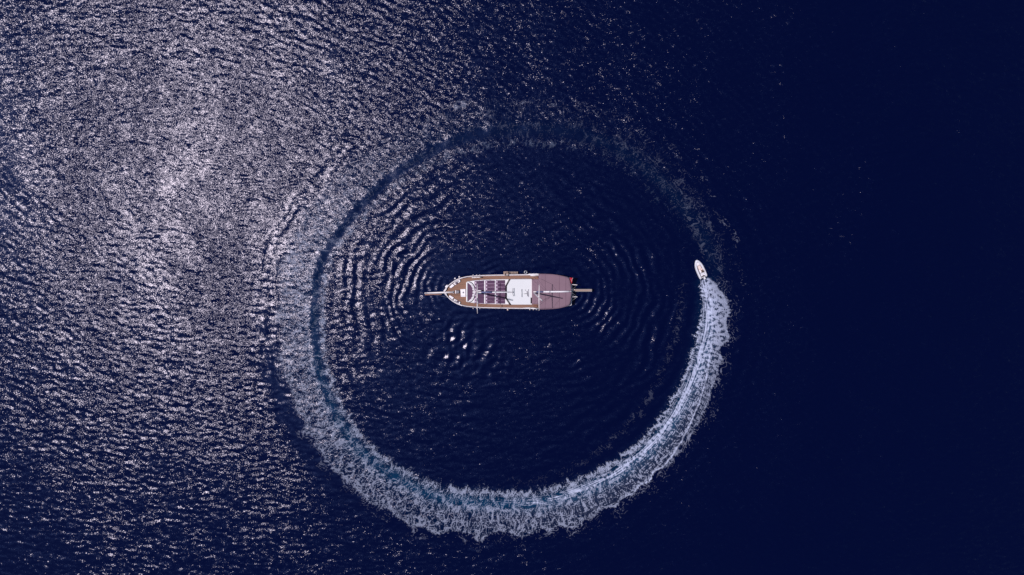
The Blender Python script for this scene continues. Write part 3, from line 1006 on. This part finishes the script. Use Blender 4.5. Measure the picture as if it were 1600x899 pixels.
main = mast('main_mast', 744.2, 456.6, TR, 22.0, 14.6, 2.5, .16)
miz = mast('mizzen_mast', 832.6, 456.0, TR, 18.6, 13.6, 2.2, .14)
MB().tube([Vector(L(664.5, 458.3, 4.4)), Vector(L(744.2, 456.6, TR)) + Vector((0, 0, 18.6))], .016, 4).build('forestay', M_wire, main)
# booms with furled sails
mb_ = bar('main_boom', [(745.3, 457.2, 4.75), (770, 457.2, 4.85), (801, 457.0, 5.05)], .085, M_spar, yacht, 8)
bar('furled_sail', [(752, 456.9, 4.97), (756, 456.8, 5.02), (764, 456.8, 5.02), (769, 456.9, 5.0)], .13, M_blue, mb_, 8)  # blue stretch stands for the mast's shadow lying along the boom
bar('furled_sail', [(769, 456.9, 5.02), (774, 456.8, 5.08), (786, 456.8, 5.10), (795, 456.9, 5.08)], .10, M_sail, mb_, 8)
bar('gooseneck_rail', [(745.5, 454.7, 4.3), (751.8, 454.5, 4.3)], .11, M_sail, mb_)
bar('gooseneck_rail', [(746, 458.6, 4.3), (752.0, 458.7, 4.3)], .11, M_sail, mb_)
zb_ = bar('mizzen_boom', [(833.5, 456.2, 5.9), (860, 456.2, 5.85), (892.6, 455.6, 5.8)], .10, M_spar, yacht, 8)
bar('furled_sail', [(838, 456.3, 6.05), (842, 456.3, 6.1), (849, 456.3, 6.08)], .12, M_blue, zb_, 8)
bar('furled_sail', [(849, 456.2, 6.05), (858, 456.1, 6.1), (876, 456.0, 6.06), (889, 455.7, 6.0)], .15, M_sail, zb_, 8)

# foredeck fittings
FZ = 2.0
hb = MB().prism([L(719.2, 452.2, 2.6)[:2], L(727.4, 451.9, 2.6)[:2], L(727.6, 464.2, 2.6)[:2], L(720.0, 464.2, 2.6)[:2]], 1.9, 2.6, .10).build('deck_hatch', M_pilw, yacht)
p = L(724, 457.3, 2.6)
MB().torus((p[0], p[1], 2.61), .10, .05, 'z').build('hatch_handle', M_black, hb, True)
ws = MB().tube([L(714.0, 456.4, 2.75), L(717.6, 456.4, 2.75)], .30, 12).build('windlass', M_grey, yacht, True)
MB().tube([L(712.2, 453.6, 2.75), L(712.2, 459.0, 2.75)], .13, 10).build('windlass_drum', M_trim, ws, True)
MB().tube([L(708.2, 454.8, 2.7), L(708.2, 458.8, 2.7)], .11, 10).build('windlass_drum', M_trim, ws, True)
MB().tube([L(708, 457.0, 2.7), L(716, 456.6, 2.75)], .07, 8).build('anchor_chain', M_steel, ws, True)
MB().box(L(709.8, 456.9, 2.55), (.5, .35, .35), .05).build('windlass_bed', M_wood, ws)

seat_polys = [
    ('bow_seat', [(704.5, 450.8), (710.2, 446.4), (706.8, 443.6), (701.8, 448.8)], 2.9, M_pilw),
    ('bow_bench', [(711.2, 446.0), (719.3, 440.6), (719.1, 436.9), (713, 438.6), (707.6, 443.2)], 2.75, M_trim),
    ('bow_seat', [(702.6, 461.4), (709.2, 465.3), (706.9, 468.8), (701.2, 463.9)], 2.9, M_pilw),
    ('bow_bench', [(709.9, 467.0), (719.4, 472.4), (718.6, 476.2), (713, 474.4), (707.8, 470.6)], 2.75, M_trim)]
for nm_, pl_, zt, mt in seat_polys:
    o = MB().prism([L(a, b_, zt)[:2] for a, b_ in pl_], zt - .38, zt, .07).build(nm_, mt, yacht)
    if nm_ == 'bow_bench':
        cxp = sum(a for a, b_ in pl_) / len(pl_); cyp = sum(b_ for a, b_ in pl_) / len(pl_)
        MB().prism([L(cxp + (a - cxp) * .58 - .4, cyp + (b_ - cyp) * .55, zt)[:2] for a, b_ in pl_], zt + .002, zt + .07, .03).build('seat_pad', M_grey, o)
for i, (a, b_, rz) in enumerate(((713.4, 442.6, .6), (715.2, 471.8, -.5))):
    p = P(a, b_, 2.85)
    o = MB().box((0, 0, .12), (.34, .24, .22), .08).build('bag', M_mat)
    o.location = (p.x, p.y, 2.825); o.rotation_euler = (0, 0, rz)
    tag(o, ('small purple bag on the bow bench on the ladder side', 'small purple bag on the bow bench away from the ladder')[i], 'bag', 'bags on the bow benches')

# side rails: stanchions and rolled canvas
for sgn in (-1, 1):
    pts_ = []
    for px in np.linspace(722, 838, 14):
        e = L(px, CY + sgn * (half(px) - .5), rail_z(px))
        MB().tube([e, (e[0], e[1], e[2] + .55)], .025, 5).build('stanchion', M_steel, yacht)
        pts_.append((e[0], e[1], e[2] + .55))
    MB().tube(pts_, .022, 5).build('guard_rail', M_steel, yacht)
bar('rolled_canvas', [(824.5, 429.2, 2.75), (832, 428.9, 2.8), (839, 428.8, 2.78), (846, 428.9, 2.75)], [.10, .14, .13, .09], M_sail, yacht, 8)
bar('rolled_canvas', [(828.5, 430.9, 2.5), (835, 430.8, 2.5), (842, 430.6, 2.5)], [.10, .13, .10], M_sail, yacht, 8)
bar('rolled_canvas', [(817, 481.8, 2.75), (826, 481.6, 2.8), (834, 482.1, 2.78), (841, 482.6, 2.7)], [.08, .11, .14, .09], M_sail, yacht, 8)
MB().prism([L(737, 433.8, 2.7)[:2], L(750.5, 433.0, 2.7)[:2], L(750.7, 434.2, 2.7)[:2], L(737.2, 435.0, 2.7)[:2]], 1.9, 2.35, .04).build('deck_locker', M_trim, yacht)
MB().box(L(752, 433.6, 2.0), (.35, .25, .4), .05).build('cleat', M_black, yacht)
MB().box(L(838, 433.6, 2.0), (.6, .35, .5), .06).build('stern_locker', M_wood, yacht)
MB().box(L(836.5, 478.6, 2.0), (.6, .35, .5), .06).build('stern_locker', M_wood, yacht)

# boarding ladder over the side
lad = empty('boarding_ladder', Y0 + Vector(L(798, 427, 1.0)))
lad.parent = yacht
lad.location = Vector(L(798, 427, 1.0))
lo = Vector(L(798, 427, 1.0))
for yy in (424.7, 428.0):
    MB().tube([Vector(L(788.5, yy, 2.3)) - lo, Vector(L(809.3, yy, .7)) - lo], .05, 6).build('ladder_rail', M_steel, lad)
for i in range(9):
    f = (i + .5) / 9
    a = Vector(L(788.5 + 20.8 * f, 424.7, 2.3 - 1.6 * f)) - lo
    b_ = Vector(L(788.5 + 20.8 * f, 428.0, 2.3 - 1.6 * f)) - lo
    c_ = (a + b_) / 2
    MB().box(c_, (.20, .40, .045)).build('step', M_oldwood, lad)
MB().box(Vector(L(790.5, 426.6, 2.3)) - lo, (.9, .5, .06)).build('platform', M_oldwood, lad)

# stern: gangway, davits
gw = MB()
gm = MB().prism([L(896.0, 452.1, 2.4)[:2], L(924.8, 452.0, 2.4)[:2], L(924.8, 455.8, 2.4)[:2], L(896.0, 455.9, 2.4)[:2]], 2.36, 2.44, .01).build('gangway', M_oldwood, yacht)
for yy in (452.2, 455.7):
    MB().tube([L(893, yy, 2.43), L(924.6, yy, 2.43)], .035, 6).build('gangway_edge', M_steel, gm)
MB().tube([L(924.6, 452.1, 2.45), L(924.6, 455.8, 2.45)], .045, 6).build('gangway_edge', M_steel, gm)
MB().box(L(897.2, 452.5, 2.5), (.2, .12, .16), .03).build('hinge', M_trim, gm)
MB().box(L(894.3, 454, 2.3), (.5, .3, .15), .03).build('hinge', M_steel, gm)
for pth, r in (([(892.8, 444.8, 2.8), (902.0, 445.6, 3.3)], .075), ([(892.6, 464.2, 2.8), (902.3, 464.0, 3.3)], .07)):
    d_ = bar('davit', pth, r, M_trim, yacht, 8)
bar('davit_stay', [(892.3, 454.2, 4.2), (901.8, 445.8, 3.35)], .03, M_steel, yacht)
bar('davit_stay', [(892.5, 457.0, 4.2), (902.0, 463.8, 3.35)], .03, M_steel, yacht)
bar('davit_stay', [(893.6, 470.2, 2.9), (902.0, 464.3, 3.3)], .03, M_steel, yacht)
MB().ball(L(894.9, 463.8, 3.0), (.26, .2, .16)).build('davit_block', M_grey, yacht, True)

# stern flag: red with white crescent and star, hanging from its staff
fl = empty('stern_flag', P(891.4, 446.0, 2.75))
fo = Vector(P(891.4, 446.0, 2.75))


def FP(px, py, z):
    return P(px, py, z) - fo


A4 = [FP(891.2, 446.2, 2.75), FP(894.9, 434.4, 4.9)]
MB().tube(A4, .03, 6).build('flag_staff', M_trim, fl)


def cloth(u, w, lift_=0.0):
    """u along the hoist, w along the fly"""
    pa_ = FP(894.7, 434.6, 4.55).lerp(FP(893.0, 443.5, 3.6), u)
    pb_ = FP(889.9, 434.2, 4.05).lerp(FP(891.6, 444.4, 3.25), u)
    p_ = pa_.lerp(pb_, w)
    n_ = Vector((.25, -.1, 1)).normalized()
    return p_ + n_ * (.07 * math.sin(w * 9 + u * 2) + lift_)


vv, ff = [], []
for i in range(11):
    for k in range(13):
        vv.append(cloth(i / 10, k / 12))
for i in range(10):
    for k in range(12):
        a = i * 13 + k
        ff.append((a, a + 1, a + 14, a + 13))
fc = MB().add(vv, ff).build('flag_cloth', M_red, fl, True)
s2 = fc.modifiers.new('thickness', 'SOLIDIFY'); s2.thickness = .012; s2.offset = 0
cres = []
for k in range(15):
    a = math.radians(40 + 280 * k / 14)
    cres.append((.52 + .25 * math.sin(a), .40 + .21 * math.cos(a)))
for k in range(15):
    a = math.radians(320 - 280 * k / 14)
    cres.append((.52 + .19 * math.sin(a) * .98, .445 + .165 * math.cos(a)))
n_ = 15
MB().add([cloth(u, w, .022) for u, w in cres], [(k, k + 1, 28 - k, 29 - k) for k in range(14)]).build('crescent', M_pilw, fl)
star = [(.52 + (.10 if k % 2 == 0 else .04) * math.sin(2 * math.pi * k / 10), .66 + (.085 if k % 2 == 0 else .034) * math.cos(2 * math.pi * k / 10)) for k in range(10)]
MB().add([cloth(u, w, .024) for u, w in star], [tuple(range(10))]).build('star', M_pilw, fl)
tag(fl, 'red flag with white crescent hanging at the yacht stern', 'flag')

# fenders and life ring hung outside the hull
o = empty('fender', P(698.0, 447.6, 2.6))
MB().tube([(-.18, -.18, .0), (-.14, -.14, .06), (.14, .14, .06), (.18, .18, 0)], [.12, .2, .2, .12], 12).build('fender_body', M_pilw, o, True)
MB().tube([(.05, -.05, .2), (.22, -.28, .5)], .02, 5).build('lanyard', M_trim, o)
tag(o, 'white fender hanging outside the bow rail', 'fender')
o = empty('life_ring', P(821.2, 425.6, 1.9))
MB().torus((0, 0, 0), .24, .085, 'z', 22, 8).build('ring', M_steel, o, True)
MB().tube([(0, -.3, 0), (0, -.55, .3)], .02, 5).build('lanyard', M_trim, o)
tag(o, 'grey ring fender hanging over the side aft of the boarding ladder', 'fender')
o = empty('rope_coil', P(791.5, 428.6, 2.75))
for k in range(4):
    MB().torus((0, 0, .03 * k), .38 - .03 * k, .03, 'z', 22, 6).build('rope_loop', M_oldwood, o, True)
tag(o, 'coil of rope at the top of the boarding ladder', 'rope')
for i, (a, b_) in enumerate(((793.2, 484.0), (711.0, 435.3), (717.6, 432.9))):
    o = empty('fender', P(a, b_, 1.9))
    MB().tube([(0, 0, -.35), (0, 0, -.25), (0, 0, .2), (0, 0, .3)], [.05, .15, .15, .05], 12).build('fender_body', M_pilw if i else M_beige, o, True)
    MB().tube([(0, 0, .3), (0, .18 if i == 0 else -.18, .45)], .02, 5).build('lanyard', M_trim, o)
    tag(o, ('beige fender hanging on the hull side away from the boarding ladder',
            'white hanging fender beside the bow bench, the one nearer the bowsprit',
            'white hanging fender beside the bow bench, the one farther from the bowsprit')[i], 'fender')

# ------------------------------------------------------------------ the dinghy
bow_p, st_p = P(1087.0, 405.8, .5), P(1099.5, 433.4, .5)
axis = (bow_p - st_p)
hd = math.atan2(axis.y, axis.x)
LEN = axis.length
mid = (bow_p + st_p) / 2
rib = empty('inflatable_dinghy', (mid.x, mid.y, 0.05), hd)
rib.rotation_euler = (0, math.radians(-3.0), hd)
tag(rib, 'white inflatable motor dinghy speeding ahead of its foam wake', 'boat')
h_ = LEN / 2
R_ = .215
W_ = .63
path = [(-h_ - .10, W_, .42), (-h_ + .2, W_, .42), (-.6, W_ + .03, .42), (.2, W_, .43), (.75, W_ - .10, .46), (1.15, W_ - .26, .50), (h_ - .48, .22, .54), (h_ - R_, 0, .56)]
path2 = [(x, -y, z) for x, y, z in reversed(path[:-1])]
pp = [Vector(p) for p in path + path2]
# smooth once
for _ in range(2):
    q_ = [pp[0]]
    for a, b_ in zip(pp[:-1], pp[1:]):
        q_ += [a.lerp(b_, .25), a.lerp(b_, .75)]
    pp = q_ + [pp[-1]]
rad_ = []
for p_ in pp:
    e = (p_.x + h_ + .1)
    rad_.append(R_ if e > .3 else R_ * (.45 + .55 * max(e, 0) / .3))
tb_ = MB().tube(pp, rad_, 14).build('tube', M_rib, rib, True)
MB().tube([(p_.x * 1.0, p_.y * 1.0 + math.copysign(.16, p_.y), p_.z + .17) for p_ in pp if p_.y > .3 and p_.x > -h_ + .15], .018, 5).build('grab_line', M_grey, tb_)
MB().tube([(p_.x * 1.0, p_.y - .16, p_.z + .17) for p_ in pp if p_.y < -.3 and p_.x > -h_ + .15], .018, 5).build('grab_line', M_grey, tb_)
hull_v, hull_f = [], []
for x, w, zk in ((-h_, .62, -.05), (-.6, .62, -.05), (.4, .60, -.02), (1.0, .48, .08), (1.5, .2, .3), (h_ - .25, .04, .45)):
    hull_v += [(x, -w, .40), (x, 0, zk), (x, w, .40)]
for i in range(5):
    a = i * 3
    hull_f += [(a, a + 1, a + 4, a + 3), (a + 1, a + 2, a + 5, a + 4)]
hull_f.append((0, 1, 2))
MB().add(hull_v, hull_f).build('hull', M_white, rib)
MB().prism([(-h_ + .05, -.60), (.9, -.58), (1.35, -.3), (1.5, 0), (1.35, .3), (.9, .58), (-h_ + .05, .60)], .30, .36).build('floor', M_floor, rib)
bc = MB().prism([(.64, -.30), (.95, -.26), (1.22, -.14), (1.30, 0), (1.22, .14), (.95, .26), (.64, .30)], .36, .60, .05).build('bow_locker', M_trim, rib)
MB().prism([(.80, -.17), (1.02, -.15), (1.16, 0), (1.02, .15), (.80, .17)], .602, .66, .03).build('bow_hatch', M_pilw, bc)
MB().box((.78, -.10, .61), (.16, .10, .05), .02).build('cleat', M_grey, bc)
MB().box((.20, 0, .53), (.80, .60, .30), .08).build('front_cushion', M_beige, rib)
cn = MB().prism([(-.30, -.40), (-.02, -.34), (-.02, .10), (-.30, .12)], .36, .98, .06).build('console', M_beige, rib)
MB().torus((-.36, -.14, .92), .15, .02, 'x', 18, 6).build('steering_wheel', M_black, cn, True)
MB().box((-.50, .17, .56), (.60, .30, .36), .06).build('side_cushion', M_pilw, rib)
MB().box((-.62, -.18, .55), (.34, .42, .36), .06).build('helm_seat', M_grey, rib)
ss = MB().box((-1.12, 0, .56), (.46, .70, .36), .07).build('stern_seat', M_rib, rib)
MB().box((-1.36, .24, .68), (.24, .28, .24), .06).build('seat_back', M_pilw, ss)
MB().box((-1.36, -.24, .68), (.24, .28, .24), .06).build('seat_back', M_pilw, ss)
MB().box((-h_ + .10, 0, .45), (.08, 1.05, .5), .02).build('transom', M_white, rib)
eng = MB().prism([(-h_ - .36, -.13), (-h_ - .02, -.17), (-h_ + .06, -.10), (-h_ + .06, .10), (-h_ - .02, .17), (-h_ - .36, .13)], .62, 1.02, .08).build('outboard_engine', M_white, rib)
MB().box((-h_ - .14, 0, .30), (.18, .12, .68), .03).build('engine_leg', M_black, eng)
MB().box((-h_ - .02, 0, .66), (.2, .55, .10), .02).build('engine_bracket', M_black, eng)

# ------------------------------------------------------------------ the driver
def skinned(name, nodes, edges, mat, loc, parent=None, sub=2):
    me_ = bpy.data.meshes.new(name)
    keys = list(nodes)
    me_.from_pydata([nodes[k][0] for k in keys], [(keys.index(a), keys.index(b_)) for a, b_ in edges], [])
    o_ = link(name, me_, mat, parent)
    o_.modifiers.new('skin', 'SKIN')
    lay = me_.skin_vertices[0] if len(me_.skin_vertices) else None
    if lay is None:
        bm = bmesh.new(); bm.from_mesh(me_); bm.verts.layers.skin.verify(); bm.to_mesh(me_); bm.free()
        lay = me_.skin_vertices[0]
    for i, k in enumerate(keys):
        rr = nodes[k][1]
        lay.data[i].radius = rr if isinstance(rr, tuple) else (rr, rr)
        lay.data[i].use_root = (i == 0)
    o_.modifiers.new('smooth', 'SUBSURF').levels = sub
    o_.modifiers['smooth'].render_levels = sub
    me_.polygons.foreach_set('use_smooth', [True] * len(me_.polygons))
    return o_


body = {'pelvis': ((0, 0, .10), (.16, .12)), 'waist': ((.02, 0, .28), (.14, .10)), 'chest': ((.05, 0, .47), (.17, .12)), 'neck': ((.06, 0, .60), .06),
        'head': ((.095, 0, .72), (.11, .125)), 'crown': ((.095, 0, .83), (.09, .105))}
be = [('pelvis', 'waist'), ('waist', 'chest'), ('chest', 'neck'), ('neck', 'head'), ('head', 'crown')]
for s_, n_ in ((1, 'l'), (-1, 'r')):
    body['sh' + n_] = ((.05, .19 * s_, .51), .065)
    body['el' + n_] = ((.17, .25 * s_, .28), .048)
    body['wr' + n_] = ((.36, .13 * s_, .33), .032)
    body['pa' + n_] = ((.42, .12 * s_, .35), (.036, .02))
    be += [('chest', 'sh' + n_), ('sh' + n_, 'el' + n_), ('el' + n_, 'wr' + n_), ('wr' + n_, 'pa' + n_)]
    for fi in range(4):
        k1, k2 = 'f%d%sa' % (fi, n_), 'f%d%sb' % (fi, n_)
        body[k1] = ((.47, (.12 + (fi - 1.5) * .02) * s_, .355 - fi * .004), .009)
        body[k2] = ((.485, (.12 + (fi - 1.5) * .02) * s_, .325 - fi * .004), .008)
        be += [('pa' + n_, k1), (k1, k2)]
    body['t' + n_] = ((.43, .075 * s_, .345), .010)
    be.append(('pa' + n_, 't' + n_))
    body['hi' + n_] = ((.08, .10 * s_, .09), .095)
    body['kn' + n_] = ((.44, .13 * s_, .08), .065)
    body['an' + n_] = ((.40, .12 * s_, -.30), .042)
    body['to' + n_] = ((.56, .13 * s_, -.35), (.04, .03))
    be += [('pelvis', 'hi' + n_), ('hi' + n_, 'kn' + n_), ('kn' + n_, 'an' + n_), ('an' + n_, 'to' + n_)]
person = skinned('person', body, be, M_skin, None)
person.matrix_world = Matrix.Translation(rib.location) @ rib.rotation_euler.to_matrix().to_4x4() @ Matrix.Translation((-.72, -.16, .73))
tag(person, 'person in dark clothing sitting at the helm of the white dinghy', 'person')
sh = {k: (p_, (r_2[0] + .045, r_2[1] + .045) if isinstance(r_2, tuple) else r_2 + .035) for k, (p_, r_2) in body.items() if k in ('waist', 'chest', 'shl', 'shr')}
sh['pelvis'] = ((0, 0, .14), (.17, .13))
sh['hl'] = ((.12, .225, .38), .085); sh['hr'] = ((.12, -.225, .38), .085)
skinned('shirt', sh, [('waist', 'chest'), ('pelvis', 'waist'), ('chest', 'shl'), ('chest', 'shr'), ('shl', 'hl'), ('shr', 'hr')], M_shirt, None, person)
so = {'pelvis': ((0, 0, .09), (.175, .135)), 'hil': ((.08, .10, .09), .108), 'hir': ((.08, -.10, .09), .108), 'kl': ((.34, .125, .085), .088), 'kr': ((.34, -.125, .085), .088)}
skinned('shorts', so, [('pelvis', 'hil'), ('pelvis', 'hir'), ('hil', 'kl'), ('hir', 'kr')], M_short, None, person)
MB().ball((.08, 0, .825), (.115, .10, .095), 14, 9).build('hair', M_hair, person, True)
